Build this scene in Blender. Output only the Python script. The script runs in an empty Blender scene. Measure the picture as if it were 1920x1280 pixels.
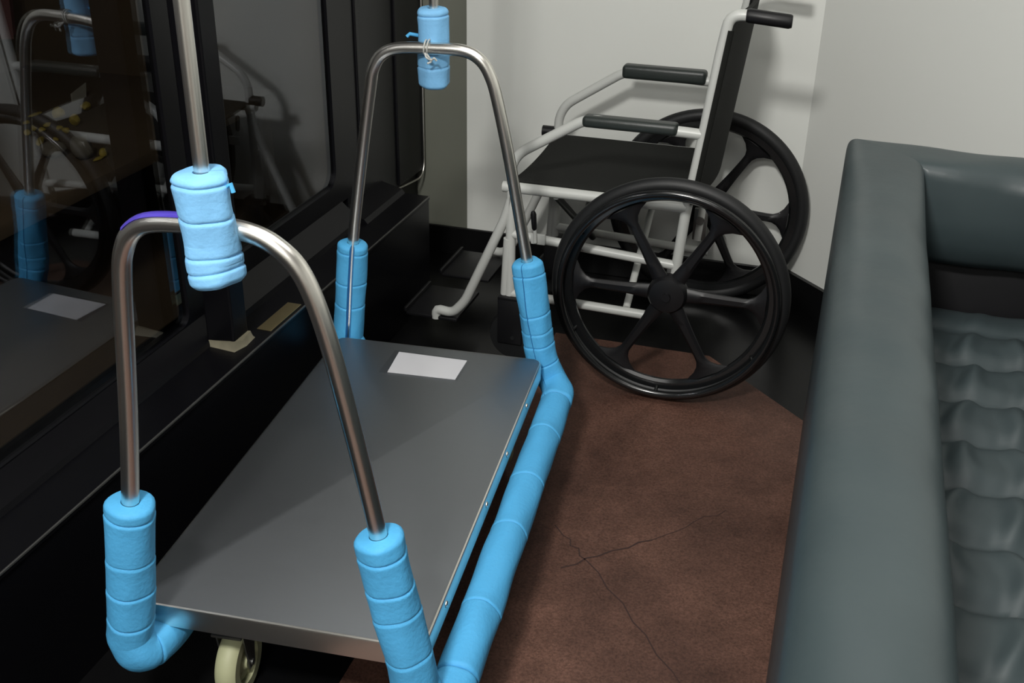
import bpy, bmesh, math, random
from mathutils import Vector, Matrix, Euler
PI = math.pi
scene = bpy.context.scene
C = scene.collection
random.seed(5)

# ------------------------------------------------------------------ camera
PITCH, ROLL, CAMH, FPX = .4721, .0181, 1.455, 2053.8
cam = bpy.data.cameras.new('camera'); co = bpy.data.objects.new('camera', cam); C.objects.link(co)
F = Vector((0, math.cos(PITCH), -math.sin(PITCH))); R0 = Vector((1, 0, 0)); U0 = R0.cross(F)
R = R0*math.cos(ROLL) + U0*math.sin(ROLL); U = U0*math.cos(ROLL) - R0*math.sin(ROLL)
M = Matrix((R, U, -F)).transposed().to_4x4(); M.translation = Vector((0, 0, CAMH)); co.matrix_world = M
cam.sensor_width = 36; cam.lens = FPX/1920*36; cam.clip_start = .02; scene.camera = co

# ------------------------------------------------------------------ frames of reference
AC, AB = .2049, .2926                       # cart heading, room heading (clockwise)
OC = Vector((-.6228, 1.4034, 0)); OB = Vector((.3938, 2.5383, 0))
def room(u, v, z=0): return OB + Vector((math.cos(AB)*u + math.sin(AB)*v, -math.sin(AB)*u + math.cos(AB)*v, z))
def cartp(u, v, z=0): return OC + Vector((math.cos(AC)*u + math.sin(AC)*v, -math.sin(AC)*u + math.cos(AC)*v, z))

# ------------------------------------------------------------------ world and light
w = bpy.data.worlds.new('world'); scene.world = w; w.use_nodes = True
w.node_tree.nodes['Background'].inputs[0].default_value = (.75, .8, .85, 1)
w.node_tree.nodes['Background'].inputs[1].default_value = .05
def area(name, loc, tgt, sx, sy, power, col=(1, .98, .94)):
    l = bpy.data.lights.new(name, 'AREA'); l.shape = 'RECTANGLE'; l.size = sx; l.size_y = sy; l.energy = power; l.color = col
    o = bpy.data.objects.new(name, l); C.objects.link(o); o.location = loc
    o.rotation_euler = (Vector(tgt) - Vector(loc)).to_track_quat('-Z', 'Y').to_euler(); return o
vs = scene.view_settings
scene.display_settings.display_device = 'sRGB'
vs.view_transform = 'Standard'; vs.look = 'None'; vs.gamma = 1; vs.use_curve_mapping = False
vs.exposure = 0.25
CEIL = 2.6
area('ceiling_light_key', room(-.12, -2.9, CEIL-.06), room(-.05, -.2, .6), .30, .30, 72)
area('added_fill_light', room(.25, -1.1, CEIL-.06), room(.25, -1.1, 0), 1.5, 1.5, 16)  # unseen lamp added overhead as general fill
area('added_rear_light', room(.3, -4.6, CEIL-.06), room(.3, -4.6, 0), .9, .9, 45)  # unseen lamp added behind the camera to brighten front wall and steel

# ------------------------------------------------------------------ materials
def srgb(r, g, b):
    f = lambda c: (c/255/12.92) if c/255 <= .04045 else ((c/255+.055)/1.055)**2.4
    return (f(r), f(g), f(b), 1)
def mat(name, col, rough=.5, metal=0, spec=.5, noise=0, nscale=20, bump=0, bscale=60, col2=None, coat=0, aniso=None):
    m = bpy.data.materials.new(name); m.use_nodes = True; nt = m.node_tree; b = nt.nodes['Principled BSDF']
    b.inputs['Base Color'].default_value = col; b.inputs['Roughness'].default_value = rough
    b.inputs['Metallic'].default_value = metal; b.inputs['Specular IOR Level'].default_value = spec
    b.inputs['Coat Weight'].default_value = coat
    tc = nt.nodes.new('ShaderNodeTexCoord')
    n = nt.nodes.new('ShaderNodeTexNoise'); n.inputs['Scale'].default_value = nscale; n.inputs['Detail'].default_value = 6
    nt.links.new(tc.outputs['Object'], n.inputs['Vector'])
    if noise or col2:
        mx = nt.nodes.new('ShaderNodeMix'); mx.data_type = 'RGBA'
        mx.inputs['A'].default_value = col
        mx.inputs['B'].default_value = col2 or tuple(c*(1-noise) for c in col[:3]) + (1,)
        nt.links.new(n.outputs['Fac'], mx.inputs['Factor']); nt.links.new(mx.outputs['Result'], b.inputs['Base Color'])
    if bump:
        n2 = nt.nodes.new('ShaderNodeTexNoise'); n2.inputs['Scale'].default_value = bscale; n2.inputs['Detail'].default_value = 4
        nt.links.new(tc.outputs['Object'], n2.inputs['Vector'])
        bp = nt.nodes.new('ShaderNodeBump'); bp.inputs['Strength'].default_value = bump; bp.inputs['Distance'].default_value = .01
        nt.links.new(n2.outputs['Fac'], bp.inputs['Height']); nt.links.new(bp.outputs['Normal'], b.inputs['Normal'])
    return m
MT = {}
MT['wall'] = mat('white_wall_paint', srgb(222, 224, 219), .36, noise=.03, nscale=2)
MT['ceiling'] = mat('ceiling_paint', srgb(176, 176, 174), .8)
MT['column'] = mat('grey_green_column_paint', srgb(112, 114, 104), .4, noise=.1, nscale=3)
MT['black'] = mat('black_lacquer', srgb(10, 10, 13), .34, noise=.2, nscale=8, spec=.16)
MT['black_matte'] = mat('black_matte_paint', srgb(14, 14, 17), .6, spec=.3)
MT['frame_black'] = mat('black_window_frame', srgb(12, 12, 15), .3, spec=.25)
MT['floor_black'] = mat('black_polished_stone', srgb(13, 13, 14), .3, noise=.25, nscale=30, spec=.28)
MT['skirting'] = mat('black_skirting', srgb(14, 14, 15), .35, spec=.4)
MT['steel'] = mat('polished_steel_tube', (.80, .78, .73, 1), .28, 1)
MT['foam'] = mat('blue_foam', srgb(84, 176, 230), .62, noise=.14, nscale=14, bump=.12, bscale=120, spec=.3)
MT['foam_pale'] = mat('pale_blue_foam', srgb(128, 190, 236), .65, noise=.1, nscale=14, bump=.12, bscale=120, spec=.3)
MT['paper'] = mat('white_paper', srgb(232, 232, 232), .6, noise=.05, nscale=18)
MT['tyre_cream'] = mat('cream_rubber', srgb(176, 178, 142), .55, noise=.12, nscale=30)
MT['bracket'] = mat('dull_zinc', (.25, .25, .24, 1), .4, .9, noise=.3)
MT['silver'] = mat('silver_grey_painted_tube', srgb(192, 194, 190), .34, noise=.04, spec=.5)
MT['grey_rail'] = mat('dark_grey_tube', srgb(58, 62, 60), .4)
MT['plastic'] = mat('black_plastic', srgb(18, 18, 20), .42, spec=.35)
MT['rubber'] = mat('black_rubber', srgb(24, 25, 26), .5, spec=.4)
MT['rim'] = mat('glossy_black_rim', srgb(20, 21, 22), .18, spec=.6)
MT['fabric'] = mat('black_nylon_fabric', srgb(26, 27, 25), .8, noise=.1, nscale=200, bump=.1, bscale=300, spec=.2)
MT['pad'] = mat('black_vinyl_pad', srgb(38, 44, 42), .42, bump=.05, bscale=80)
MT['leather'] = mat('dark_teal_grey_leather', srgb(60, 71, 73), .42, col2=srgb(44, 55, 58), nscale=5, bump=.18, bscale=9, spec=.5)
MT['cushion'] = mat('dark_teal_grey_soft_leather', srgb(62, 72, 74), .54, col2=srgb(44, 54, 57), nscale=5, bump=.15, bscale=9, spec=.4)
MT['brass'] = mat('brushed_brass', (.75, .60, .32, 1), .3, 1, noise=.2)
MT['cream'] = mat('cream_sealant', srgb(120, 115, 96), .6, noise=.5, nscale=40)
MT['violet'] = mat('violet_tint', srgb(86, 72, 190), .2, .3)
MT['stone_yellow'] = mat('yellow_stone', srgb(232, 210, 96), .5, col2=srgb(120, 92, 40), nscale=18)
MT['stone_grey'] = mat('grey_stone', srgb(150, 142, 132), .7, noise=.4, nscale=14)
MT['card'] = mat('grey_card', srgb(168, 164, 158), .7)
MT['red_cloth'] = mat('dark_red_cloth', srgb(110, 62, 64), .85, col2=srgb(150, 110, 112), nscale=6)
MT['case_lining'] = mat('dark_brown_lining', srgb(112, 94, 76), .9, noise=.4, nscale=5)
MT['joint'] = mat('floor_joint_filler', srgb(52, 34, 30), .8)
MT['clear'] = None
def glass():
    m = bpy.data.materials.new('dark_reflective_glass'); m.use_nodes = True; nt = m.node_tree; nt.nodes.clear()
    o = nt.nodes.new('ShaderNodeOutputMaterial'); mx = nt.nodes.new('ShaderNodeMixShader'); mx.inputs[0].default_value = .14
    t = nt.nodes.new('ShaderNodeBsdfTransparent'); t.inputs[0].default_value = (.62, .62, .6, 1)
    g = nt.nodes.new('ShaderNodeBsdfGlossy'); g.inputs['Color'].default_value = (.85, .88, .95, 1); g.inputs['Roughness'].default_value = .015
    nt.links.new(t.outputs[0], mx.inputs[1]); nt.links.new(g.outputs[0], mx.inputs[2]); nt.links.new(mx.outputs[0], o.inputs[0]); return m
MT['glass'] = glass()
def film():
    m = bpy.data.materials.new('clear_plastic_film'); m.use_nodes = True; nt = m.node_tree; nt.nodes.clear()
    o = nt.nodes.new('ShaderNodeOutputMaterial'); mx = nt.nodes.new('ShaderNodeMixShader'); mx.inputs[0].default_value = .05
    t = nt.nodes.new('ShaderNodeBsdfTransparent'); t.inputs[0].default_value = (.97, .97, .98, 1)
    g = nt.nodes.new('ShaderNodeBsdfGlossy'); g.inputs['Roughness'].default_value = .12
    nt.links.new(t.outputs[0], mx.inputs[1]); nt.links.new(g.outputs[0], mx.inputs[2]); nt.links.new(mx.outputs[0], o.inputs[0]); return m
MT['clear'] = film()
def deck_mat():
    m = mat('brushed_steel_sheet', (.25, .265, .28, 1), .4, 1)
    nt = m.node_tree; b = nt.nodes['Principled BSDF']
    tc = nt.nodes.new('ShaderNodeTexCoord'); mp = nt.nodes.new('ShaderNodeMapping'); mp.inputs['Scale'].default_value = (2, 90, 2)
    n = nt.nodes.new('ShaderNodeTexNoise'); n.inputs['Scale'].default_value = 6; n.inputs['Detail'].default_value = 5
    nt.links.new(tc.outputs['Object'], mp.inputs[0]); nt.links.new(mp.outputs[0], n.inputs['Vector'])
    r = nt.nodes.new('ShaderNodeMapRange'); r.inputs['To Min'].default_value = .42; r.inputs['To Max'].default_value = .52
    nt.links.new(n.outputs['Fac'], r.inputs['Value']); nt.links.new(r.outputs[0], b.inputs['Roughness'])
    return m
MT['deck'] = deck_mat()
def floor_brown():
    m = bpy.data.materials.new('reddish_brown_stone_floor'); m.use_nodes = True; nt = m.node_tree; b = nt.nodes['Principled BSDF']
    tc = nt.nodes.new('ShaderNodeTexCoord')
    def noise(s, d=8, ro=.6):
        n = nt.nodes.new('ShaderNodeTexNoise'); n.inputs['Scale'].default_value = s; n.inputs['Detail'].default_value = d; n.inputs['Roughness'].default_value = ro
        nt.links.new(tc.outputs['Object'], n.inputs['Vector']); return n
    n1 = noise(3.2); n2 = noise(170, 5, .8); n3 = noise(9, 8, .7)
    cr = nt.nodes.new('ShaderNodeValToRGB'); e = cr.color_ramp.elements
    e[0].position = .32; e[0].color = srgb(74, 53, 46); e[1].position = .7; e[1].color = srgb(112, 83, 72)
    nt.links.new(n1.outputs['Fac'], cr.inputs[0])
    cr3 = nt.nodes.new('ShaderNodeValToRGB'); e = cr3.color_ramp.elements
    e[0].position = .32; e[0].color = (.72, .70, .68, 1); e[1].position = .62; e[1].color = (1.08, 1.06, 1.04, 1)
    nt.links.new(n3.outputs['Fac'], cr3.inputs[0])
    cr2 = nt.nodes.new('ShaderNodeValToRGB'); e = cr2.color_ramp.elements
    e[0].position = .38; e[0].color = (.6, .56, .54, 1); e[1].position = .6; e[1].color = (1.15, 1.12, 1.1, 1)
    nt.links.new(n2.outputs['Fac'], cr2.inputs[0])
    a = nt.nodes.new('ShaderNodeMix'); a.data_type = 'RGBA'; a.blend_type = 'MULTIPLY'; a.inputs['Factor'].default_value = 1
    nt.links.new(cr.outputs[0], a.inputs['A']); nt.links.new(cr2.outputs[0], a.inputs['B'])
    a2 = nt.nodes.new('ShaderNodeMix'); a2.data_type = 'RGBA'; a2.blend_type = 'MULTIPLY'; a2.inputs['Factor'].default_value = 1
    nt.links.new(a.outputs['Result'], a2.inputs['A']); nt.links.new(cr3.outputs[0], a2.inputs['B'])
    nt.links.new(a2.outputs['Result'], b.inputs['Base Color']); b.inputs['Roughness'].default_value = .5
    b.inputs['Specular IOR Level'].default_value = .3
    bp = nt.nodes.new('ShaderNodeBump'); bp.inputs['Strength'].default_value = .35; bp.inputs['Distance'].default_value = .002
    nt.links.new(n2.outputs['Fac'], bp.inputs['Height']); nt.links.new(bp.outputs[0], b.inputs['Normal'])
    return m
MT['floor_brown'] = floor_brown()

# ------------------------------------------------------------------ mesh helpers
class MB:
    def __init__(s): s.v = []; s.f = []; s.mi = []
    def add(s, vs_, fs, mi=0):
        k = len(s.v); s.v += [tuple(p) for p in vs_]; s.f += [[i+k for i in f] for f in fs]; s.mi += [mi]*len(fs); return s
    def box(s, a, b, bev=0, mi=0, mtx=None, seg=2):
        bm = bmesh.new(); bmesh.ops.create_cube(bm, size=1)
        cx = [(a[i]+b[i])/2 for i in range(3)]; sz = [abs(b[i]-a[i]) for i in range(3)]
        for v in bm.verts: v.co = Vector([v.co[i]*sz[i]+cx[i] for i in range(3)])
        if bev: bmesh.ops.bevel(bm, geom=bm.edges[:], offset=bev, segments=seg, profile=.5, affect='EDGES')
        if mtx: bm.transform(mtx)
        bm.verts.ensure_lookup_table(); bm.verts.index_update()
        s.add([v.co for v in bm.verts], [[v.index for v in f.verts] for f in bm.faces], mi); bm.free(); return s
    def build(s, name, materials, parent=None, smooth=True, subsurf=0, ang=40):
        me = bpy.data.meshes.new(name); me.from_pydata(s.v, [], s.f)
        if not isinstance(materials, (list, tuple)): materials = [materials]
        for m in materials: me.materials.append(m)
        for p, mi in zip(me.polygons, s.mi): p.material_index = mi
        bm = bmesh.new(); bm.from_mesh(me); bmesh.ops.recalc_face_normals(bm, faces=bm.faces[:]); bm.to_mesh(me); bm.free()
        if smooth:
            for p in me.polygons: p.use_smooth = True
            me.set_sharp_from_angle(angle=math.radians(ang))
        o = bpy.data.objects.new(name, me); C.objects.link(o)
        if parent: o.parent = parent
        if subsurf:
            sm = o.modifiers.new('sub', 'SUBSURF'); sm.levels = subsurf; sm.render_levels = subsurf
        return o
def catmull(pts, n=6):
    P = [Vector(p) for p in pts]; out = []
    for i in range(len(P)-1):
        p0 = P[i-1] if i else P[0]*2-P[1]; p1, p2 = P[i], P[i+1]; p3 = P[i+2] if i+2 < len(P) else P[-1]*2-P[-2]
        for k in range(n):
            t = k/n
            out.append(.5*((2*p1)+(p2-p0)*t+(2*p0-5*p1+4*p2-p3)*t*t+(3*p1-p0-3*p2+p3)*t**3))
    out.append(P[-1]); return out
def fillet(pts, r, n=7):
    P = [Vector(p) for p in pts]; out = [P[0]]
    for i in range(1, len(P)-1):
        a, b, c = P[i-1], P[i], P[i+1]
        rr = r[i-1] if isinstance(r, (list, tuple)) else r
        d = min(rr, (a-b).length*.49, (c-b).length*.49)
        s, e = b+(a-b).normalized()*d, b+(c-b).normalized()*d
        for k in range(n+1):
            t = k/n; out.append(s*(1-t)**2+b*2*t*(1-t)+e*t*t)
    out.append(P[-1]); return out
def resample(path, step):
    out = [path[0]]; acc = 0
    for a, b in zip(path, path[1:]):
        L = (b-a).length
        if L < 1e-7: continue
        pos = step-acc
        while pos <= L: out.append(a+(b-a)*(pos/L)); pos += step
        acc = (acc+L) % step
    if (out[-1]-path[-1]).length > step*.3: out.append(path[-1])
    else: out[-1] = path[-1]
    return out
def frames(path, ref=None):
    T = []
    for i in range(len(path)):
        a = path[max(0, i-1)]; b = path[min(len(path)-1, i+1)]; T.append((b-a).normalized())
    N = ref if ref is not None else (Vector((0, 0, 1)) if abs(T[0].z) < .9 else Vector((1, 0, 0)))
    out = []
    for t in T:
        N = (N-t*N.dot(t)); N.normalize(); out.append((t, N.copy(), t.cross(N)))
    return out
def tube(mb, path, r, n=16, ref=None, rad=None, cap=True, mi=0, sq=None):
    path = [Vector(p) for p in path]; fr = frames(path, ref); V = []; Fc = []
    for i, (p, (t, N, B)) in enumerate(zip(path, fr)):
        rr = rad(i) if rad else r
        for k in range(n):
            a = 2*PI*k/n; x, y = math.cos(a), math.sin(a)
            if sq: x *= sq[0]; y *= sq[1]
            V.append(p+N*x*rr+B*y*rr)
    for i in range(len(path)-1):
        for k in range(n): Fc.append([i*n+k, i*n+(k+1) % n, (i+1)*n+(k+1) % n, (i+1)*n+k])
    if cap: Fc.append(list(range(n))[::-1]); Fc.append([(len(path)-1)*n+k for k in range(n)])
    return mb.add(V, Fc, mi)
def foam(mb, path, ro, ri, n=28, ref=None, gap=0, gapdir=0, grooves=(), seed=0, flare=.0, lump=.0009, step=.002):
    """split foam tube swept along a path: outer skin, inner skin, flat ends, optional lengthwise slit"""
    path = resample([Vector(p) for p in path], step); fr = frames(path, ref); m = len(path); V = []; Fc = []
    rnd = random.Random(seed); ph = [rnd.uniform(0, 6.28) for _ in range(6)]
    closed = gap == 0
    for i, (p, (t, N, B)) in enumerate(zip(path, fr)):
        s = i*step; L = (m-1)*step
        g = 0
        for q in grooves:
            d = abs(s-q); g += .0022*math.exp(-(d/.0018)**2); g -= .0009*max(0, 1-(s-q)/.02) if 0 < s-q < .02 else 0
        e = min(s, L-s); rnde = .006*max(0, 1-e/.008)**2
        for ring in (0, 1):
            for k in range(n):
                a = gapdir+gap/2+(2*PI-gap)*(k/n if closed else k/(n-1))
                w_ = lump*(math.sin(3*a+ph[0]+s*22)+math.sin(5*a+ph[1]-s*31)*.6+math.sin(2*a+ph[2]+s*40)*.5)
                r = (ro+w_-g-rnde) if ring == 0 else ri
                V.append(p+N*math.cos(a)*r+B*math.sin(a)*r)
    W = 2*n
    rng = range(n) if closed else range(n-1)
    for i in range(m-1):
        for k in rng:
            k2 = (k+1) % n
            Fc.append([i*W+k, i*W+k2, (i+1)*W+k2, (i+1)*W+k]); Fc.append([i*W+n+k, (i+1)*W+n+k, (i+1)*W+n+k2, i*W+n+k2])
        if not closed:
            for k in (0, n-1): Fc.append([i*W+k, (i+1)*W+k, (i+1)*W+n+k, i*W+n+k])
    for i in (0, m-1):
        for k in rng:
            k2 = (k+1) % n; Fc.append([i*W+k, i*W+k2, i*W+n+k2, i*W+n+k])
    return mb.add(V, Fc)
def lathe(mb, prof, n=48, mtx=None, mi=0, closed=False):
    """prof: (r, h) pairs, axis = local Y"""
    V = []; Fc = []; m = len(prof)
    for r, h in prof:
        for k in range(n):
            a = 2*PI*k/n; V.append(Vector((r*math.cos(a), h, r*math.sin(a))))
    for i in range(m if closed else m-1):
        j = (i+1) % m
        for k in range(n): Fc.append([i*n+k, i*n+(k+1) % n, j*n+(k+1) % n, j*n+k])
    if not closed:
        Fc.append(list(range(n))); Fc.append([(m-1)*n+k for k in range(n)][::-1])
    if mtx: V = [mtx @ v for v in V]
    return mb.add(V, Fc, mi)
def prism(mb, pts, y0, y1, mi=0, plane='xz', mtx=None):
    n = len(pts); V = []
    for y in (y0, y1):
        for a, b in pts: V.append(Vector((a, y, b)) if plane == 'xz' else Vector((a, b, y)))
    if mtx: V = [mtx @ v for v in V]
    Fc = [list(range(n)), list(range(n, 2*n))[::-1]] + [[k, (k+1) % n, n+(k+1) % n, n+k] for k in range(n)]
    return mb.add(V, Fc, mi)
def empty(name, loc, rz, label, cat, group=None):
    o = bpy.data.objects.new(name, None); C.objects.link(o); o.location = loc; o.rotation_euler = (0, 0, rz)
    o.empty_display_size = .1; o['label'] = label; o['category'] = cat
    if group: o['group'] = group
    return o
def tag(o, label, cat, group=None):
    o['label'] = label; o['category'] = cat
    if group: o['group'] = group
def in_room(o, struct=False):
    o.location = OB; o.rotation_euler = (0, 0, -AB)
    if struct: o['kind'] = 'structure'
    return o
def at_room(mb, name, m, u, v, z, label, cat, group=None, rz=0, **k):
    o = mb.build(name, m, **k); o.location = room(u, v, z); o.rotation_euler = (0, 0, -AB+rz); tag(o, label, cat, group); return o

# ------------------------------------------------------------------ the room (coordinates u, v, z along the walls)
GU = -.962            # glass plane
VB = .76              # back wall
CH = (.265, VB)       # corner where the slanting wall starts
chd = Vector((1, -1.06, 0)).normalized()
CHE = (CH[0]+chd.x*3.0, CH[1]+chd.y*3.0)
FRONT = -6.0
fl = MB()
fl.box((-2.2, FRONT-.1, -.06), (CHE[0]+1.6, VB+.3, 0))
inlay = [(-.36, FRONT+.2), (-.36, .28), (.095, .28), (2.0, .28-1.905*1.0), (2.0, FRONT+.2)]
prism(fl, inlay, -.01, .0012, mi=1, plane='xy')
def joint(a, b, wd=.003):
    a = Vector(a+(0,)); b = Vector(b+(0,)); pts = []
    n = 7; rnd = random.Random(int(a.x*1000))
    q = [a+(b-a)*(i/n)+Vector((rnd.uniform(-.006, .006), rnd.uniform(-.006, .006), 0))*(0 < i < n) for i in range(n+1)]
    for s, e in zip(q, q[1:]):
        d = (e-s).normalized(); nn = Vector((-d.y, d.x, 0))*wd/2
        fl.add([s-nn+Vector((0, 0, .0018)), s+nn+Vector((0, 0, .0018)), e+nn+Vector((0, 0, .0018)), e-nn+Vector((0, 0, .0018))], [[0, 1, 2, 3]], 2)
joint((-.114, -.635), (-.021, -.731)); joint((-.021, -.731), (.211, -1.0)); joint((-.063, -.773), (.10, -.62), .004); joint((.10, -.62), (.237, -.461), .002); joint((.211, -1.0), (.34, -1.2), .002)
o = in_room(fl.build('floor', [MT['floor_black'], MT['floor_brown'], MT['joint']], smooth=False), True)
o = in_room(MB().box((-2.2, FRONT-.1, CEIL), (CHE[0]+1.6, VB+.3, CEIL+.08)).build('ceiling', MT['ceiling'], smooth=False), True)
mb = MB(); mb.box((-.807, VB, 0), (CH[0], VB+.1, CEIL))
in_room(mb.build('wall_back', MT['wall'], smooth=False), True)
mb = MB(); mb.box((-1.6, VB+.004, 0), (-.807, VB+.1, CEIL)); in_room(mb.build('wall_end', MT['column'], smooth=False), True)
mb = MB()
nrm = Vector((-chd.y, chd.x, 0))
prism(mb, [(CH[0], CH[1]), (CHE[0], CHE[1]), (CHE[0]+nrm.x*.1, CHE[1]+nrm.y*.1), (CH[0]+nrm.x*.1, CH[1]+nrm.y*.1)], 0, CEIL, plane='xy')
in_room(mb.build('wall_slanted', MT['wall'], smooth=False), True)
mb = MB().box((CHE[0], FRONT, 0), (CHE[0]+.1, CHE[1]+.05, CEIL)); in_room(mb.build('wall_right', MT['wall'], smooth=False), True)
mb = MB().box((-2.2, FRONT-.1, 0), (CHE[0]+.1, FRONT, CEIL)); in_room(mb.build('wall_front', MT['wall'], smooth=False), True)
# skirting
mb = MB().box((-.98, VB-.010, 0), (CH[0]+.004, VB, .1), .002); in_room(mb.build('baseboard_back', MT['skirting'], smooth=False), True)
mb = MB(); prism(mb, [(CH[0]-nrm.x*0, CH[1]), (CHE[0], CHE[1]), (CHE[0]-nrm.x*.012, CHE[1]-nrm.y*.012), (CH[0]-nrm.x*.012-.004, CH[1]-nrm.y*.012)], 0, .1, plane='xy')
in_room(mb.build('baseboard_slanted', MT['skirting'], smooth=False), True)

# glazed left side: low black plinth, frames, panes
LZ, LU = .335, -.80
mb = MB()
mb.box((-1.6, FRONT, 0), (LU-.004, .40, LZ-.012)); mb.box((-1.05, FRONT, LZ-.012), (LU, .40, LZ), .002)
mb.box((-1.6, .40, 0), (-.985, VB, .30))
in_room(mb.build('wall_left', MT['black'], smooth=False), True)
mb = MB().box((LU-.0022, -2.6, LZ-.003), (LU+.0012, .40, LZ+.0012), .0005); in_room(mb.build('trim_1', MT['bracket'], smooth=False), True)
in_room(MB().box((-1.06, FRONT, 2.3), (GU+.04, VB, CEIL)).build('trim_7', MT['black'], smooth=False), True)
# bottom rail with its step
mb = MB(); prism(mb, [(GU-.03, LZ), (-.90, LZ), (-.905, LZ+.010), (GU+.004, LZ+.038), (GU-.03, LZ+.038)], FRONT, -.60)
in_room(mb.build('trim_2', MT['black'], smooth=False), True)
mb = MB(); prism(mb, [(GU-.03, LZ), (-.90, LZ), (-.905, LZ+.012), (GU+.004, LZ+.06), (GU-.03, LZ+.06)], -.60, .12)
prism(mb, [(GU-.03, LZ), (-.88, LZ), (-.89, LZ+.012), (GU+.004, LZ+.03), (GU-.03, LZ+.03)], .12, .40)
in_room(mb.build('trim_3', MT['black'], smooth=False), True)
def window(name, v0, v1, z0, z1, rc, fv0, fv1, fz0):
    """flat frame with a rounded opening, plus its pane"""
    def rr(a0, a1, b0, b1, r, n=8):
        out = []
        for cx, cy, st in ((a1-r, b0+r, -PI/2), (a1-r, b1-r, 0), (a0+r, b1-r, PI/2), (a0+r, b0+r, PI)):
            for k in range(n+1): a = st+PI/2*k/n; out.append((cx+r*math.cos(a), cy+r*math.sin(a)))
        return out
    inn = rr(v0, v1, z0, z1, rc); out = rr(fv0, fv1, fz0, z1+.08, .002); n = len(inn); mb = MB(); V = []
    for (x0, ring) in ((GU+.006, out), (GU+.006, inn), (GU-.02, inn), (GU-.02, out)):
        V += [(x0, a, b) for a, b in ring]
    Fc = []
    for j in range(4):
        for k in range(n): Fc.append([j*n+k, j*n+(k+1) % n, ((j+1) % 4)*n+(k+1) % n, ((j+1) % 4)*n+k])
    mb.add(V, Fc); root = in_room(mb.build(name, MT['frame_black'], smooth=True, ang=30), True)
    g = MB(); g.box((GU-.008, v0-.012, z0-.012), (GU-.002, v1+.012, z1+.012)); p = g.build('glass_pane', MT['glass'], root, smooth=False)
    return root
window('window_1', -2.55, -.665, .375, 2.2, .03, -2.7, -.60, .345)
window('window_2', -.50, .095, .448, 2.2, .05, -.60, .16, .39)
mb = MB().box((GU-.02, .16, .36), (GU+.006, .4, 2.28)); mb.box((GU-.02, .4, .30), (GU+.006, .75, 2.28)); mb.box((GU-.02, .52, .31), (GU+.014, .60, 2.28), .004)
mb.box((GU-.02, .25, .37), (GU+.012, .27, 2.28), .004)
in_room(mb.build('trim_4', MT['frame_black'], smooth=False), True)
mb = MB().box((GU-.04, FRONT, .34), (GU-.012, -2.7, 2.3)); in_room(mb.build('trim_5', MT['frame_black'], smooth=False), True)
mb = MB(); tube(mb, fillet([(GU+.010, .742, 2.28), (GU+.010, .742, .275), (GU+.012, .60, .292), (GU+.014, .43, .318)], .06), .003, 8)
in_room(mb.build('trim_6', MT['steel']), True)
# recess behind the panes
for nm, a, b in (('wall_recess_back', (-1.97, -2.7, LZ-.04), (-1.95, .18, 2.3)), ('wall_recess_end', (-1.95, .16, LZ-.04), (-.985, .18, 2.3)),
                 ('wall_recess_front', (-1.95, -2.72, LZ-.04), (-.985, -2.7, 2.3))):
    in_room(MB().box(a, b).build(nm, MT['case_lining'], smooth=False), True)
in_room(MB().box((-1.95, -2.7, 2.28), (-.985, .16, 2.3)).build('ceiling_recess', MT['case_lining'], smooth=False), True)
in_room(MB().box((-1.95, -2.7, LZ-.04), (-1.06, .16, LZ-.006)).build('floor_recess', MT['case_lining'], smooth=False), True)

# black square post standing on the ledge
t = empty('square_post', room(-.876, -.648, LZ), -AB, 'black square post with crumbling cream base on the window ledge', 'post')
MB().box((-.034, -.03, .010), (.034, .03, 1.94), .004).build('shaft', MT['black'], t, smooth=False)
mb = MB(); prof = []
pts = [(-.045, -.045), (.05, -.055), (.062, -.01), (.058, .045), (-.03, .04), (-.05, .01)]
pts = [(x*.80, y*.80) for x, y in pts]
V = [(x, y, .0) for x, y in pts]+[(x*.92, y*.92, .005) for x, y in pts]+[(x*.84, y*.84, .012+.006*(i % 2)) for i, (x, y) in enumerate(pts)]
Fc = [[0, 1, 2, 3, 4, 5][::-1]]+[[j*6+k, j*6+(k+1) % 6, (j+1)*6+(k+1) % 6, (j+1)*6+k] for j in (0, 1) for k in range(6)]+[[12, 13, 14, 15, 16, 17]]
mb.add(V, Fc).build('base_collar', MT['cream'], t)
mb = MB(); mb.box((-.018, -.075, 0), (.018, .075, .002), .0006)
at_room(mb, 'brass_strip', MT['brass'], -.828, -.50, LZ, 'short brass strip lying on the black ledge right of the square post', 'metal strip', smooth=False)

# pieces seen through the near pane
def blob(seed, sx, sy, sz, rough=.35, sub=2):
    bm = bmesh.new(); bmesh.ops.create_icosphere(bm, subdivisions=sub, radius=1); rnd = random.Random(seed)
    ax = [(Vector((rnd.gauss(0, 1), rnd.gauss(0, 1), rnd.gauss(0, 1))).normalized(), rnd.uniform(.55, .95)) for _ in range(9)]
    for v in bm.verts:
        for a, d in ax:
            k = v.co.dot(a)
            if k > d: v.co -= a*(k-d)
        v.co = Vector((v.co.x*sx, v.co.y*sy, (v.co.z)*sz))
    zm = min(v.co.z for v in bm.verts)
    for v in bm.verts: v.co.z -= zm
    mb = MB(); bm.verts.index_update(); mb.add([v.co for v in bm.verts], [[v.index for v in f.verts] for f in bm.faces]); bm.free(); return mb
def cast(px, py, u0):
    """point where the sight line through photo pixel meets the vertical plane u=u0 (used to place the display pieces)"""
    d = F*FPX + R*(px-960) - U*(py-640); o = Vector((0, 0, CAMH)); ex = Vector((math.cos(AB), -math.sin(AB), 0))
    t_ = ((OB-o).dot(ex)+u0)/d.dot(ex); p = o+d*t_; q = p-OB
    ey = Vector((math.sin(AB), math.cos(AB), 0)); return q.dot(ex), q.dot(ey), p.z

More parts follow.
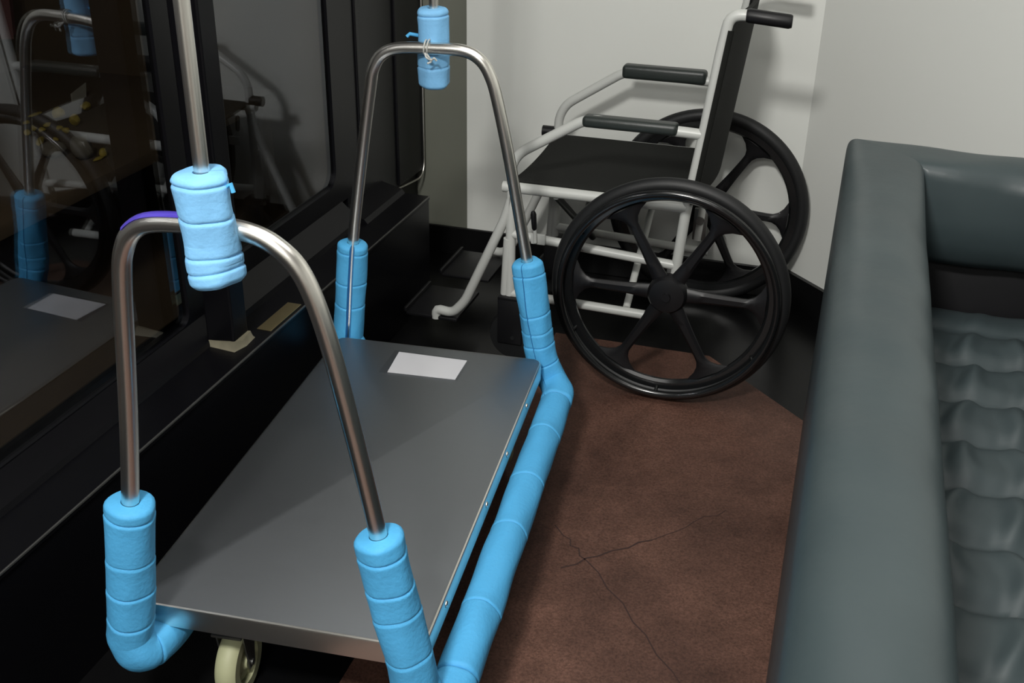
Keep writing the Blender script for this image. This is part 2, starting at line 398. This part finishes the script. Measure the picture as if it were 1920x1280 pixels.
SHZ = .70
def cast_z(px, py, z):
    d = F*FPX + R*(px-960) - U*(py-640); o = Vector((0, 0, CAMH)); p = o+d*((z-o.z)/d.z); q = p-OB
    return q.dot(Vector((math.cos(AB), -math.sin(AB), 0))), q.dot(Vector((math.sin(AB), math.cos(AB), 0)))
mb = MB().box((-1.93, -1.25, SHZ-.03), (-1.12, .10, SHZ), .003)
for p in ((-1.90, -1.20), (-1.17, -1.20), (-1.90, .03), (-1.17, .03)): mb.box((p[0], p[1], LZ-.006), (p[0]+.04, p[1]+.04, SHZ-.028))
t = in_room(mb.build('display_table', MT['case_lining'])); tag(t, 'low dark brown display table carrying yellow stones behind the near window pane', 'table')
YS = 'small yellow stone lying loose on the dark table behind the near window pane'
stones = [(113, 222, .020, .017, .018, 'largest bright yellow angular stone on the dark table behind the window pane'),
 (161, 208, .017, .013, .013, 'yellow stone farthest right in the back row behind the window pane'),
 (66, 218, .026, .009, .005, 'thin flat yellow stone sliver at the back of the table behind the pane'),
 (142, 236, .015, .013, .015, 'upright yellow brown stone right of the loose small yellow stones'),
 (76, 272, .036, .009, .008, 'long tapering orange brown stone at the front of the yellow stones'),
 (50, 233, .010, .010, .006, YS), (90, 238, .014, .009, .007, YS), (52, 254, .010, .009, .009, YS), (64, 246, .009, .009, .008, YS),
 (80, 248, .010, .008, .007, YS), (112, 246, .011, .009, .008, YS), (124, 250, .009, .010, .010, YS), (105, 266, .010, .008, .006, YS),
 (195, 294, .013, .010, .011, 'bright yellow stone nearest the window pane, beside the grey rock'),
 (186, 300, .020, .007, .004, 'flat pale yellow stone strip lying against the grey rock')]
for k, (px, py, a, b, c, lab) in enumerate(stones):
    u_, v_ = cast_z(px, py, SHZ); mb = blob(20+k, a, b, c)
    at_room(mb, 'yellow_stone', MT['stone_yellow'], u_, v_, SHZ, lab, 'stone', 'yellow stones on the display table', PI/2+(.5 if k == 4 else 0))
for k, (px, py, a, b, c, lab) in enumerate([(158, 298, .030, .026, .030, 'pale grey triangular rock on the display table behind the window pane'), (100, 296, .036, .028, .020, 'dull dark grey rock left of the pale grey rock behind the pane')]):
    u_, v_ = cast_z(px, py, SHZ); at_room(blob(60+k, a, b, c), 'grey_rock', MT['stone_grey'], u_, v_, SHZ, lab, 'rock', None, PI/2)
u_, v_ = cast_z(152, 186, SHZ); mb = MB(); prism(mb, [(-.036, 0), (.020, -.0), (.036, .034), (-.030, .020)], -.002, .002, mtx=Matrix.Rotation(math.radians(-12), 4, 'X'))
at_room(mb, 'grey_card', MT['card'], u_, v_, SHZ+.001, 'slanting grey card standing behind the yellow stones', 'card', None, PI/2, smooth=False)
V = []; Fc = []; nn = 24
for side in (0, 1):
    for i in range(nn+1):
        for j in range(7):
            a = i/nn; V.append((-1.895+.018*math.sin(a*19+j*.3)+.012*math.sin(a*43)+side*.006, -.16+.20*a+.02*math.sin(j), SHZ+.10+.16*j))
Wn = (nn+1)*7
for i in range(nn):
    for j in range(6):
        for sd in (0, 1): q = sd*Wn+i*7+j; Fc.append([q, q+7, q+8, q+1])
mb = MB().add(V, Fc); t = in_room(mb.build('red_cloth', MT['red_cloth'])); tag(t, 'dark red cloth hanging at the back of the display behind the window pane', 'cloth')

# ------------------------------------------------------------------ the luggage cart
cart = empty('luggage_cart', OC, -AC, 'steel platform luggage cart with arched ends and blue foam padding', 'luggage cart')
DZ, DW, DL = .25, .505, .99
VN, VF = -.045, 1.035
bu0, bu1, bz = .050, .548, .165
BZ = {bu0: .178, bu1: .165}
mb = MB()
def rrect(x0, x1, y0, y1, r, n=6):
    out = []
    for cx, cy, st in ((x1-r, y0+r, -PI/2), (x1-r, y1-r, 0), (x0+r, y1-r, PI/2), (x0+r, y0+r, PI)):
        for k in range(n+1): a = st+PI/2*k/n; out.append((cx+r*math.cos(a), cy+r*math.sin(a)))
    return out
V = []; rings = [(0, DZ-.042), (0, DZ-.004), (.0012, DZ-.0012), (.004, DZ), ]
for ins, z in [(.012, DZ-.042)]+rings:
    V += [(x, y, z) for x, y in rrect(ins, DW-ins, ins, DL-ins, .022-ins*.5)]
n = len(V)//5; Fc = [[j*n+k, j*n+(k+1) % n, (j+1)*n+(k+1) % n, (j+1)*n+k] for j in range(4) for k in range(n)]
Fc += [list(range(4*n, 5*n)), list(range(n))[::-1]]
mb.add(V, Fc); mb.mi = [1]*(4*n)+[0, 1]; mb.build('platform', [MT['deck'], MT['steel']], cart, ang=25)
pl = [o for o in cart.children if o.name.startswith('platform')][0]
for v_ in (.13, .42, .60, .80):
    r_ = MB(); lathe(r_, [(.0065, 0), (.0062, .0016), (.004, .0032), (.001, .0036)], 14, Matrix.Translation((DW, v_, DZ-.018)) @ Matrix.Rotation(-PI/2, 4, 'Z'))
    r_.build('rivet', MT['steel'], pl)
# the steel arches and side tubes
near = [(.020, .20), (.033, .26), (.050, .38), (.067, .488), (.084, .61), (.097, .72), (.112, .855), (.122, .900), (.140, .928), (.172, .942), (.245, .945), (.300, .941), (.338, .925), (.370, .890), (.396, .813), (.425, .67), (.453, .510), (.472, .393), (.496, .27), (.506, .20)]
far = [(.004, .20), (.012, .27), (.033, .479), (.064, .684), (.093, .855), (.102, .895), (.122, .925), (.160, .941), (.235, .945), (.305, .944), (.342, .926), (.364, .892), (.380, .84), (.408, .712), (.441, .539), (.455, .462), (.486, .273), (.508, .20)]
TR = .0133
def archpath(pr, v): return catmull([(u_, v, z_) for u_, z_ in pr], 8)
a1 = archpath(near, VN); a2 = archpath(far, VF)
for nm, p in (('arch', a1), ('arch', a2)):
    mb = MB(); tube(mb, resample(p, .008), TR, 20, ref=Vector((0, 1, 0))); mb.build(nm, MT['steel'], cart)
def sidepath(u_, ua, ub):
    bz = BZ[u_]
    return fillet([(ua, VN, .215), ((u_+ua)/2, VN, bz-.005), (u_, VN+.05, bz), (u_, VF-.05, bz), ((u_+ub)/2, VF, bz-.005), (ub, VF, .215)], .05)
for u_, ua, ub in ((bu0, .022, .004), (bu1, .504, .508)):
    mb = MB(); tube(mb, resample(sidepath(u_, ua, ub), .008), TR, 18, ref=Vector((1, 0, .01))); mb.build('side_tube', MT['steel'], cart)
# cross bars that carry the platform
for v_ in (.22, .78):
    MB().box((.012, v_-.015, .185), (DW-.012, v_+.015, .2075), .003).build('cross_bar', MT['bracket'], cart)
# uprights above the arches, joined by the hanging rail
pn, pf = VN-.019, VF+.040
mb = MB(); tube(mb, resample(fillet([(.257, pn, .87), (.256, pn, 1.62), (.240, pf, 1.62), (.225, pf, .87)], .09, 12), .01), .0098, 20); mb.build('hanging_rail', MT['steel'], cart)
# foam
def sub(path, w_from, w_to, side):
    """part of a leg: points with height between the two, on the left or right leg"""
    q = [p for p in path if w_from <= p.z <= w_to and (p.x < .2) == (side < 0)]
    return sorted(q, key=lambda p: -p.z)
def legfoam(path, u_, vend, top, side, ro=.0415, **k):
    bz = BZ[u_]; q = sub(path, .215, top, side); V_ = VN if path is a1 else VF; s = 1 if path is a1 else -1
    q = resample(q, .01)
    lead = q[-1]
    tail = fillet([lead, (lead.x*.5+u_*.5, V_, bz+.005), (u_, V_+s*.055, bz), (u_, vend, bz)], .05, 10)
    mb = MB(); foam(mb, q[:-1]+tail, ro, TR+.0008, **k); return mb
legfoam(a1, bu0, .12, .497, -1, ro=.0368, grooves=(.022, .105, .168, .232, .32), seed=1, ref=Vector((0, 1, 0))).build('foam_sleeve', MT['foam'], cart)
legfoam(a1, bu1, .03, .502, 1, ro=.0368, grooves=(.030, .088, .135, .215, .30), seed=2, ref=Vector((0, 1, 0)), lump=.0011).build('foam_sleeve', MT['foam'], cart)
legfoam(a2, bu0, .90, .492, -1, ro=.0365, grooves=(.02, .10, .16, .25), seed=3, ref=Vector((0, 1, 0)), gap=.34, gapdir=PI-.28).build('foam_sleeve', MT['foam'], cart)
legfoam(a2, bu1, .94, .482, 1, ro=.0365, grooves=(.03, .13, .175, .21, .26), seed=4, ref=Vector((0, 1, 0)), gap=.07, gapdir=PI+.22, lump=.0018).build('foam_sleeve', MT['foam'], cart)
mb = MB(); foam(mb, [(bu1, .032, bz), (bu1, .936, bz)], .0365, TR+.0008, grooves=(.16, .39, .56, .75), seed=6, ref=Vector((0, 0, 1)), lump=.0008); mb.build('foam_bumper', MT['foam'], cart)
mb = MB(); foam(mb, [(bu0, .122, BZ[bu0]), (bu0, .898, BZ[bu0])], .0365, TR+.0008, grooves=(.2, .4, .6), seed=7, ref=Vector((0, 0, 1))); mb.build('foam_bumper', MT['foam'], cart)
mb = MB(); foam(mb, [(.257, pn-.003, 1.024), (.2575, pn-.002, .975), (.258, pn, .935), (.259, pn-.002, .905), (.263, pn-.004, .876)], .0345, .0102, grooves=(.012, .056, .108, .128), seed=8, ref=Vector((0, 1, 0)), gap=.12, gapdir=1.1, lump=.0020)
mb.build('foam_sleeve', MT['foam_pale'], cart)
mb = MB(); foam(mb, [(.225, pf, 1.022), (.225, pf+.002, .95), (.227, pf+.006, .852)], .0340, .0102, grooves=(.014, .095, .125), seed=9, ref=Vector((0, 1, 0)), lump=.0018)
mb.build('foam_sleeve', MT['foam_pale'], cart)
# wire twist, ties, thin violet band along the top of the near arch
mb = MB()
for k, (dx, dz) in enumerate(((-.004, 0), (.003, .001))):
    pth = [Vector((.224+dx+.002*math.sin(t_*.9), VF+(TR+.002)*math.cos(t_), .947+dz+(TR+.002)*math.sin(t_))) for t_ in [i*2*PI/18 for i in range(19)]]
    tube(mb, pth, .0017, 8)
tube(mb, catmull([(.224, VF-.018, .938), (.230, VF-.025, .930), (.240, VF-.022, .926), (.246, VF-.024, .930), (.250, VF-.02, .924)], 6), .0022, 8)
tube(mb, catmull([(.228, VF-.018, .936), (.234, VF-.025, .933), (.238, VF-.02, .922), (.231, VF-.025, .918)], 6), .0022, 8)
mb.build('wire_tie', MT['silver'], cart)
mb = MB(); tube(mb, [(.194, pf, .962), (.176, pf-.008, .966), (.170, pf-.01, .960)], .004, 10); mb.build('tie_tab', MT['foam'], cart)
mb = MB(); tube(mb, [(.290, pn-.006, 1.008), (.298, pn-.008, 1.013), (.300, pn-.008, 1.003)], .003, 10); mb.build('tie_tab', MT['foam'], cart)
seg = [p for p in a1 if .132 < p.x < .222 and p.z > .9]; seg = resample(seg, .008); fr = frames(seg, Vector((0, 1, 0)))
mb = MB(); V = []; Fc = []; kn = 9
for p, (t_, N, B) in zip(seg, fr):
    for rr_ in (TR+.0006, TR+.0012):
        for k in range(kn):
            a = math.radians(-42+70*k/(kn-1))
            d = Vector((0, math.sin(a), 0)) + (B if B.z > 0 else -B)*math.cos(a)
            V.append(p+d*rr_)
m_ = len(seg); W = 2*kn
for i in range(m_-1):
    for k in range(kn-1):
        Fc.append([i*W+k, i*W+k+1, (i+1)*W+k+1, (i+1)*W+k]); Fc.append([i*W+kn+k, (i+1)*W+kn+k, (i+1)*W+kn+k+1, i*W+kn+k+1])
    for k in (0, kn-1): Fc.append([i*W+k, (i+1)*W+k, (i+1)*W+kn+k, i*W+kn+k])
for i in (0, m_-1):
    for k in range(kn-1): Fc.append([i*W+k, i*W+k+1, i*W+kn+k+1, i*W+kn+k])
mb.add(V, Fc).build('violet_band', MT['violet'], cart)
# casters
for (cu_, cv_, ang) in ((.135, .09, .03), (.405, .20, .2), (.10, .90, .1), (.405, .90, .9)):
    mtx = Matrix.Translation((cu_, cv_, .068)) @ Matrix.Rotation(PI/2+ang, 4, 'Z')      # wheel axis = local Y turned near the cart's u direction
    mb = MB(); lathe(mb, [(.040, -.019), (.058, -.019), (.066, -.012), (.068, 0), (.066, .012), (.058, .019), (.040, .019), (.036, 0)], 48, mtx, closed=True)
    wh = mb.build('caster_wheel', MT['tyre_cream'], cart)
    mb = MB(); lathe(mb, [(.012, -.02), (.016, -.014), (.04, -.008), (.04, .008), (.016, .014), (.012, .02)], 40, mtx)
    for k in range(5): mb.box((.012, -.013, -.004), (.04, .013, .004), .002, mtx=mtx @ Matrix.Rotation(k*2*PI/5, 4, 'Y'))
    mb.build('hub', MT['tyre_cream'], wh)
    mb = MB(); top = Matrix.Translation((cu_, cv_, 0)) @ Matrix.Rotation(PI/2+ang, 4, 'Z')
    for s in (-1, 1): prism(mb, [(-.010, .060), (.010, .060), (.022, .15), (-.026, .15)], s*.023, s*.026, mtx=top)
    mb.box((-.036, -.027, .146), (.032, .027, .151), mtx=top); lathe(mb, [(.024, .151), (.024, .166), (.018, .176)], 24, Matrix.Translation((cu_, cv_, 0)) @ Matrix.Rotation(PI/2, 4, 'X') @ Matrix.Scale(1, 4))
    mb = MB()
    for s in (-1, 1): prism(mb, [(-.010, .060), (.010, .060), (.022, .15), (-.026, .15)], s*.023, s*.026, mtx=top)
    mb.box((-.036, -.027, .146), (.032, .027, .151), mtx=top)
    tube(mb, [(cu_, cv_, .150), (cu_, cv_, .196)], .02, 20); mb.box((cu_-.04, cv_-.035, .194), (cu_+.04, cv_+.035, .2075), .002)
    tube(mb, [mtx @ Vector((0, -.028, 0)), mtx @ Vector((0, .028, 0))], .006, 12)
    mb.build('caster_fork', MT['bracket'], cart)
# paper in a clear sleeve lying on the platform
pr = empty('notice_sheet', cartp(.251, .892, DZ), -AC, 'white paper notice in a clear sleeve taped on the steel platform', 'paper')
q = [(.172-.251, .842-.892), (.331-.251, .845-.892), (.335-.251, .939-.892), (.168-.251, .943-.892)]
mb = MB(); prism(mb, q, .0006, .0018, plane='xy'); mb.build('paper_sheet', MT['paper'], pr, smooth=False)
q2 = [(-.098, -.056), (.086, -.052), (.090, .052), (-.094, .056)]
mb = MB(); prism(mb, q2, .0019, .0023, plane='xy'); mb.build('plastic_sleeve', MT['clear'], pr, smooth=False)

# ------------------------------------------------------------------ the wheelchair (local x = u, local y = v; faces -x)
wc = empty('wheelchair', OB, -AB, 'folding wheelchair with black seat and large black six spoke wheels', 'wheelchair')
WR, FN, FF, TRK = .305, .09, .56, .67
def wheel(y, s, rot):
    """s = +1: the outer side faces -y"""
    mtx = Matrix.Translation((0, y, WR)) @ Matrix.Rotation(rot, 4, 'Y')
    mb = MB(); tr = []
    for k in range(14): a = 2*PI*k/14; tr.append((WR-.020+.020*math.cos(a), .018*math.sin(a)))
    lathe(mb, tr, 96, mtx, closed=True); ty = mb.build('wheel', MT['rubber'], wc)
    mb = MB(); lathe(mb, [(WR-.028, -.013), (WR-.052, -.011), (WR-.058, -.004), (WR-.058, .004), (WR-.052, .011), (WR-.028, .013)], 96, mtx, closed=True)
    mb.build('rim', MT['rim'], ty)
    mb = MB()
    hr = []
    for k in range(12): a = 2*PI*k/12; hr.append((WR-.030+.0095*math.cos(a), -s*.036+.0095*math.sin(a)))
    lathe(mb, hr, 96, mtx, closed=True)
    for k in range(6):
        a = k*PI/3+.5; tube(mb, [mtx @ Vector((math.cos(a)*(WR-.042), -s*.008, math.sin(a)*(WR-.042))), mtx @ Vector((math.cos(a)*(WR-.032), -s*.034, math.sin(a)*(WR-.032)))], .004, 8)
    mb.build('hand_rim', MT['rim'], ty)
    for k in range(6):
        a = k*PI/3; mb = MB()
        # one spoke: slim in the middle, flaring at hub and rim
        prof = []; N_ = 14
        for i in range(N_+1):
            t_ = i/N_; r = .035+(WR-.058-.035)*t_
            wd = .012+.010*(1-t_)**3+.045*max(0, (t_-.74)/.26)**2.2
            prof.append((r, wd))
        V = []; Fc = []
        for r, wd in prof:
            th = .011-.003*(r/WR)
            cs = [(-wd, -th*.3), (-wd*.5, -th), (wd*.5, -th), (wd, -th*.3), (wd, th*.3), (wd*.5, th), (-wd*.5, th), (-wd, th*.3)]
            for x, y_ in cs:
                # follow the circle at the outer end
                V.append(mtx @ (Matrix.Rotation(a, 4, 'Y') @ Vector((math.sqrt(max(1e-6, r*r-min(x*x, r*r*.5))), y_, x))))
        for i in range(N_):
            for j in range(8): Fc.append([i*8+j, i*8+(j+1) % 8, (i+1)*8+(j+1) % 8, (i+1)*8+j])
        Fc += [list(range(8))[::-1], [N_*8+j for j in range(8)]]
        mb.add(V, Fc).build('spoke', MT['plastic'], ty)
    mb = MB(); lathe(mb, [(.024, -.026), (.044, -.022), (.051, -.010), (.051, .010), (.034, .022), (.020, .030)] if s > 0 else [(.020, -.030), (.034, -.022), (.056, -.010), (.056, .010), (.048, .022), (.024, .026)], 36, mtx)
    tube(mb, [(0, y-s*.034, WR), (0, y-s*.02, WR)], .011, 14); mb.build('hub', MT['plastic'], ty)
wheel(0, 1, 0); wheel(TRK, -1, math.radians(3))
S = MT['silver']; tr_ = .0135
for y, s in ((FN, 1), (FF, -1)):
    mb = MB(); tube(mb, resample(fillet([(-.004, y, .24), (.014, y, .49), (.036, y, .66), (.062, y, .90), (.075, y, .985), (.13, y, .985)], [.02, .02, .03, .05]), .01), tr_, 16); mb.build('back_post', S, wc)
    mb = MB(); tube(mb, [(.112, y, .985), (.118, y, .985), (.21, y, .978), (.216, y, .978)], .0165, 18, rad=lambda i: (.0145, .0165, .0165, .014)[i]); mb.build('push_handle', MT['plastic'], wc)
    # armrest tube and pad
    ay = y; zo = -.016 if s > 0 else 0
    mb = MB(); tube(mb, resample(fillet([(.035, ay, .712+zo), (-.255, ay, .722+zo), (-.425, ay, .612+zo*.6), (-.447, ay, .57), (-.447, ay, .505)], [.03, .035, .03, .02]), .01), tr_, 16); mb.build('armrest_tube', S, wc)
    mb = MB(); mb.box((-.262, ay-.022, .705+zo), (-.022, ay+.022, (.734 if s > 0 else .744)+zo), .011, seg=4); mb.build('armrest_pad', MT['pad'], wc)
    # side frame: seat rail, front upright, lower rails
    mb = MB(); tube(mb, [(-.47, y, .505), (.015, y, .505)], .0145, 16); mb.build('seat_rail', S, wc)
    if s < 0: mb = MB(); tube(mb, [(-.495, y, .525), (-.452, y, .525)], .0165, 14); mb.build('end_cap', MT['plastic'], wc)
    mb = MB(); tube(mb, [(-.447, y, .505), (-.447, y, .19)], tr_, 14); tube(mb, [(-.447, y, .20 if s > 0 else .225), (-.07 if s > 0 else .03, y, .192 if s > 0 else .205)], .0125, 14)
    tube(mb, [(-.447, y, .375), (.0, y, .345)], .0125, 12) if s > 0 else None; mb.build('side_frame', S, wc)
    mb = MB(); tube(mb, [(0, y-s*.055, WR), (0, y+s*.02, WR)], .012, 14); mb.box((-.02, y-.008, .24), (.02, y+.008, .34), .003); mb.build('axle', MT['bracket'], wc)
    # leg hanger with footplate
    mb = MB(); tube(mb, resample(fillet([(-.44, y, .50), (-.462, y, .42), (-.578, y, .155), (-.615, y, .112), (-.665, y, .118), (-.665, y, .09)], [.03, .02, .02, .02, .012]), .008), .0135, 14); mb.build('leg_hanger', S, wc)
    yi0, yi1 = (y-.01, y+.19) if s > 0 else (y-.19, y+.01)
    mb = MB(); mb.box((-.755, yi0, .088), (-.60, yi1, .1), .004, mtx=None); mb.box((-.762, yi0, .098), (-.752, yi1, .112), .003); mb.build('footplate', MT['plastic'], wc)
    # wheel lock
    mb = MB(); mb.box((-.385, y-s*.02-.004, .362), (-.345, y-s*.02+.004, .392), .003); tube(mb, [(-.37, y-s*.03, .37), (-.372, y-s*.032, .41)], .005, 10); mb.build('brake_bracket', S, wc)
    mb = MB(); tube(mb, [(-.372, y-s*.032, .405), (-.373, y-s*.033, .412), (-.376, y-s*.034, .45), (-.377, y-s*.034, .458)], .008, 12, rad=lambda i: (.004, .007, .008, .005)[i]); mb.build('brake_lever', MT['plastic'], wc)
    # front caster
    mb = MB(); tube(mb, [(-.452, y, .36), (-.462, y, .20), (-.463, y, .17)], .014, 14, rad=lambda i: (.015, .012, .009)[i]); mb.build('caster_post', S, wc)
    mb = MB()
    for d in (-.022, .022): mb.box((-.475, y+d-.003, .055), (-.405, y+d+.003, .19), .002, mtx=None)
    mb.box((-.475, y-.025, .185), (-.405, y+.025, .195), .002); mb.build('caster_fork', MT['plastic'], wc)
    mb = MB(); m2 = Matrix.Translation((-.43, y, .075)); lathe(mb, [(.02, -.015), (.058, -.013), (.070, -.012), (.075, 0), (.070, .012), (.058, .013), (.02, .015)], 40, m2)
    tube(mb, [(-.43, y-.027, .075), (-.43, y+.027, .075)], .006, 10); mb.build('caster_wheel', MT['rubber'], wc)
# crossed braces
mb = MB(); tube(mb, [(-.30, FN, .205), (-.30, FF, .495)], .010, 12); mb.build('cross_brace', S, wc)
mb = MB(); tube(mb, [(-.325, FN, .495), (-.325, FF, .205)], .010, 12); mb.build('cross_brace', MT['grey_rail'], wc)
mb = MB(); tube(mb, [(-.12, FN, .205), (-.12, FF, .495)], .010, 12); mb.build('cross_brace', S, wc)
# seat and backrest slings
def sling(fn, nu, nv, th):
    V = []; Fc = []
    for side in (0, 1):
        for i in range(nu+1):
            for j in range(nv+1): V.append(fn(i/nu, j/nv, side*th))
    W = (nu+1)*(nv+1); idx = lambda s, i, j: s*W+i*(nv+1)+j
    for i in range(nu):
        for j in range(nv):
            for s in (0, 1): Fc.append([idx(s, i, j), idx(s, i+1, j), idx(s, i+1, j+1), idx(s, i, j+1)])
    for i in range(nu):
        for j in (0, nv): Fc.append([idx(0, i, j), idx(0, i+1, j), idx(1, i+1, j), idx(1, i, j)])
    for j in range(nv):
        for i in (0, nu): Fc.append([idx(0, i, j), idx(0, i, j+1), idx(1, i, j+1), idx(1, i, j)])
    return MB().add(V, Fc)
sling(lambda a, b, h: (-.452+.452*a, FN+.006+(FF-FN-.012)*b, .521-.014*math.sin(PI*b)**.8-h), 10, 16, .006).build('seat', MT['fabric'], wc)
def bx_(z): return .014+(z-.49)*(.062-.014)/(.41)
sling(lambda a, b, h: (bx_(.53+.45*a)+.010+.022*math.sin(PI*b)+h, FN-.004+(FF-FN+.008)*b, .53+.45*a), 8, 16, .012).build('backrest', MT['fabric'], wc)
for y in (FN, FF):
    mb = MB(); tube(mb, [(bx_(.52)+.004, y, .52), (bx_(.95)+.004, y, .95)], .0165, 14, sq=(1, 1), ref=Vector((0, 1, 0)))
    # sewn pocket of the sling round the post, open toward the front
    for i, p in enumerate(mb.v): mb.v[i] = (max(p[0], bx_(p[2])+.007), p[1], p[2])
    mb.build('backrest_seam', MT['fabric'], wc)
# ------------------------------------------------------------------ the armchair
AZ = .80; AU0, AU1 = .375, 1.095; AVB, AVF = -.155, -1.95; AW = .155
ac = empty('armchair', room((AU0+AU1)/2, -.95, 0), -AB, 'dark grey green leather armchair with tufted seat beside the slanting wall', 'armchair')
cu0, cv0 = (AU0+AU1)/2, -.95
def L(u_, v_, z_): return Vector((u_-cu0, v_-cv0, z_))
def crown(w_, p, n=12, ch=.062):
    """softly crowned top, n steps per half; p = squareness"""
    out = []
    for k in range(0, n*2+1):
        a = PI-PI*k/(2*n); c, q_ = math.cos(a), math.sin(a)
        out.append((w_/2+w_/2*math.copysign(abs(c)**(2/p), c), AZ-ch+ch*abs(q_)**(2/p)))
    return out
def sq(t_):                        # squarer toward the mitred corner
    return 2.35+2.6*max(0, (t_-.80)/.20)**1.5
def sweep_section(secs, stations):
    V = []; n = len(secs[0])
    for sec, st in zip(secs, stations): V += [st(a, z) for a, z in sec]
    Fc = [[i*n+k, i*n+(k+1) % n, (i+1)*n+(k+1) % n, (i+1)*n+k] for i in range(len(stations)-1) for k in range(n)]
    Fc += [list(range(n)), [(len(stations)-1)*n+k for k in range(n)][::-1]]
    return MB().add(V, Fc)
NS = 80
def arm_station(t_, side):
    def f(a, z):
        uu = AU0+a if side < 0 else AU1-a
        v_ = AVF+(AVB-a-AVF)*t_                          # mitre at the rear corner
        k = math.sin(PI*min(1, t_*1.02)) if t_ < .98 else 0
        wob = k*(.0018*math.sin(v_*17+a*20)+.0010*math.sin(v_*41+1.3+a*35))*(z > AZ-.05)
        return L(uu, v_, z+wob)
    return f
for side in (-1, 1):
    secs = [[(0, .10), (0, .45)]+crown(AW, sq(i/NS))+[(AW, .45), (AW, .10)] for i in range(NS+1)]
    sweep_section(secs, [arm_station(i/NS, side) for i in range(NS+1)]).build('armrest', MT['leather'], ac, ang=50)
def back_station(t_):
    def f(a, z):
        u0_, u1_ = AU0+a, AU1-a; uu = u0_+(u1_-u0_)*t_; k = math.sin(PI*t_)
        return L(uu, AVB-a-(.004*math.sin(uu*31+z*12) if a > .1 else 0)*k, z+(.002*math.sin(uu*26+a*30)*k if z > AZ-.05 else 0))
    return f
secs = [[(0, .10), (0, .45)]+crown(AW, sq(max(1-t_/.5, (t_-.5)/.5)*.2+.8))+[(AW+.004, .69), (AW-.002, .64), (AW-.02, .60), (AW-.045, .578), (AW-.075, .572), (.045, .565), (.04, .10)] for t_ in [i/40 for i in range(41)]]
sweep_section(secs, [back_station(i/40) for i in range(41)]).build('backrest', MT['leather'], ac, ang=50)
# base and recess panel
mb = MB(); mb.box(L(AU0+AW-.01, AVF+.03, .10), L(AU1-AW+.01, AVB-.04, .30), .006); mb.build('seat_base', MT['black_matte'], ac)
mb = MB(); mb.box(L(AU0+AW-.012, AVB-.062, .28), L(AU1-AW+.012, AVB-.042, .575), .003); mb.build('recess_panel', MT['black_matte'], ac)
# cushion with tufting
c0, c1, d0, d1 = AU0+AW+.006, AU1-AW-.006, AVF+.02, -.20
nu, nv = 70, 190; V = []; Fc = []
def tuft(u_, v_):
    x = (u_-c0)/(c1-c0); y = (v_-d0)/(d1-d0); ed = min(u_-c0, c1-u_)/.055; ee = min(v_-d0, d1-v_)/.055
    rim_ = (min(1, max(0, 1-(1-min(1, ed))**2.2))**.5)*(min(1, max(0, 1-(1-min(1, ee))**2.2))**.5)
    pu, pv = .10, .150
    a = (u_-c0-.035)/pu; b = (d1-v_-.13)/pv
    row = abs(math.sin(PI*b)); col = abs(math.sin(PI*a))
    d = math.hypot((a-round(a))*pu, (b-round(b))*pv)
    back_soft = min(1, max(0, (d1-v_)/.20))
    rows = math.exp(-((b-round(b))*pv/.020)**2)
    warp = a*pu+.010*math.sin(b*2.9)+.006*math.sin(b*7+a*3)
    fold = .0075*math.sin(warp*2*PI/.085+round(b-.5)*1.1)+.003*math.sin(warp*2*PI/.048+b*2)
    h = .010*row-.016*rows+fold*(.25+.75*row)
    return .395+.07*rim_+h*back_soft*min(1, ed)
top = [[tuft(c0+(c1-c0)*i/nu, d0+(d1-d0)*j/nv) for j in range(nv+1)] for i in range(nu+1)]
for i in range(nu+1):
    for j in range(nv+1): V.append(L(c0+(c1-c0)*i/nu, d0+(d1-d0)*j/nv, top[i][j]))
for i in range(nu+1):
    for j in range(nv+1): V.append(L(c0+(c1-c0)*i/nu, d0+(d1-d0)*j/nv, .305))
W = (nu+1)*(nv+1); idx = lambda s, i, j: s*W+i*(nv+1)+j
for i in range(nu):
    for j in range(nv): Fc.append([idx(0, i, j), idx(0, i+1, j), idx(0, i+1, j+1), idx(0, i, j+1)])
for i in range(nu):
    for j in (0, nv): Fc.append([idx(0, i, j), idx(0, i+1, j), idx(1, i+1, j), idx(1, i, j)])
for j in range(nv):
    for i in (0, nu): Fc.append([idx(0, i, j), idx(0, i, j+1), idx(1, i, j+1), idx(1, i, j)])
Fc.append([idx(1, 0, 0), idx(1, nu, 0), idx(1, nu, nv), idx(1, 0, nv)])
MB().add(V, Fc).build('seat_cushion', MT['cushion'], ac, ang=60)
for u_ in (AU0+.06, AU1-.06):
    for v_ in (AVF+.08, AVB-.08):
        mb = MB(); c_ = L(u_, v_, 0); tube(mb, [c_+Vector((0, 0, 0)), c_+Vector((0, 0, .105))], .025, 18, rad=lambda i: (.019, .027)[i]); mb.build('leg', MT['black_matte'], ac)
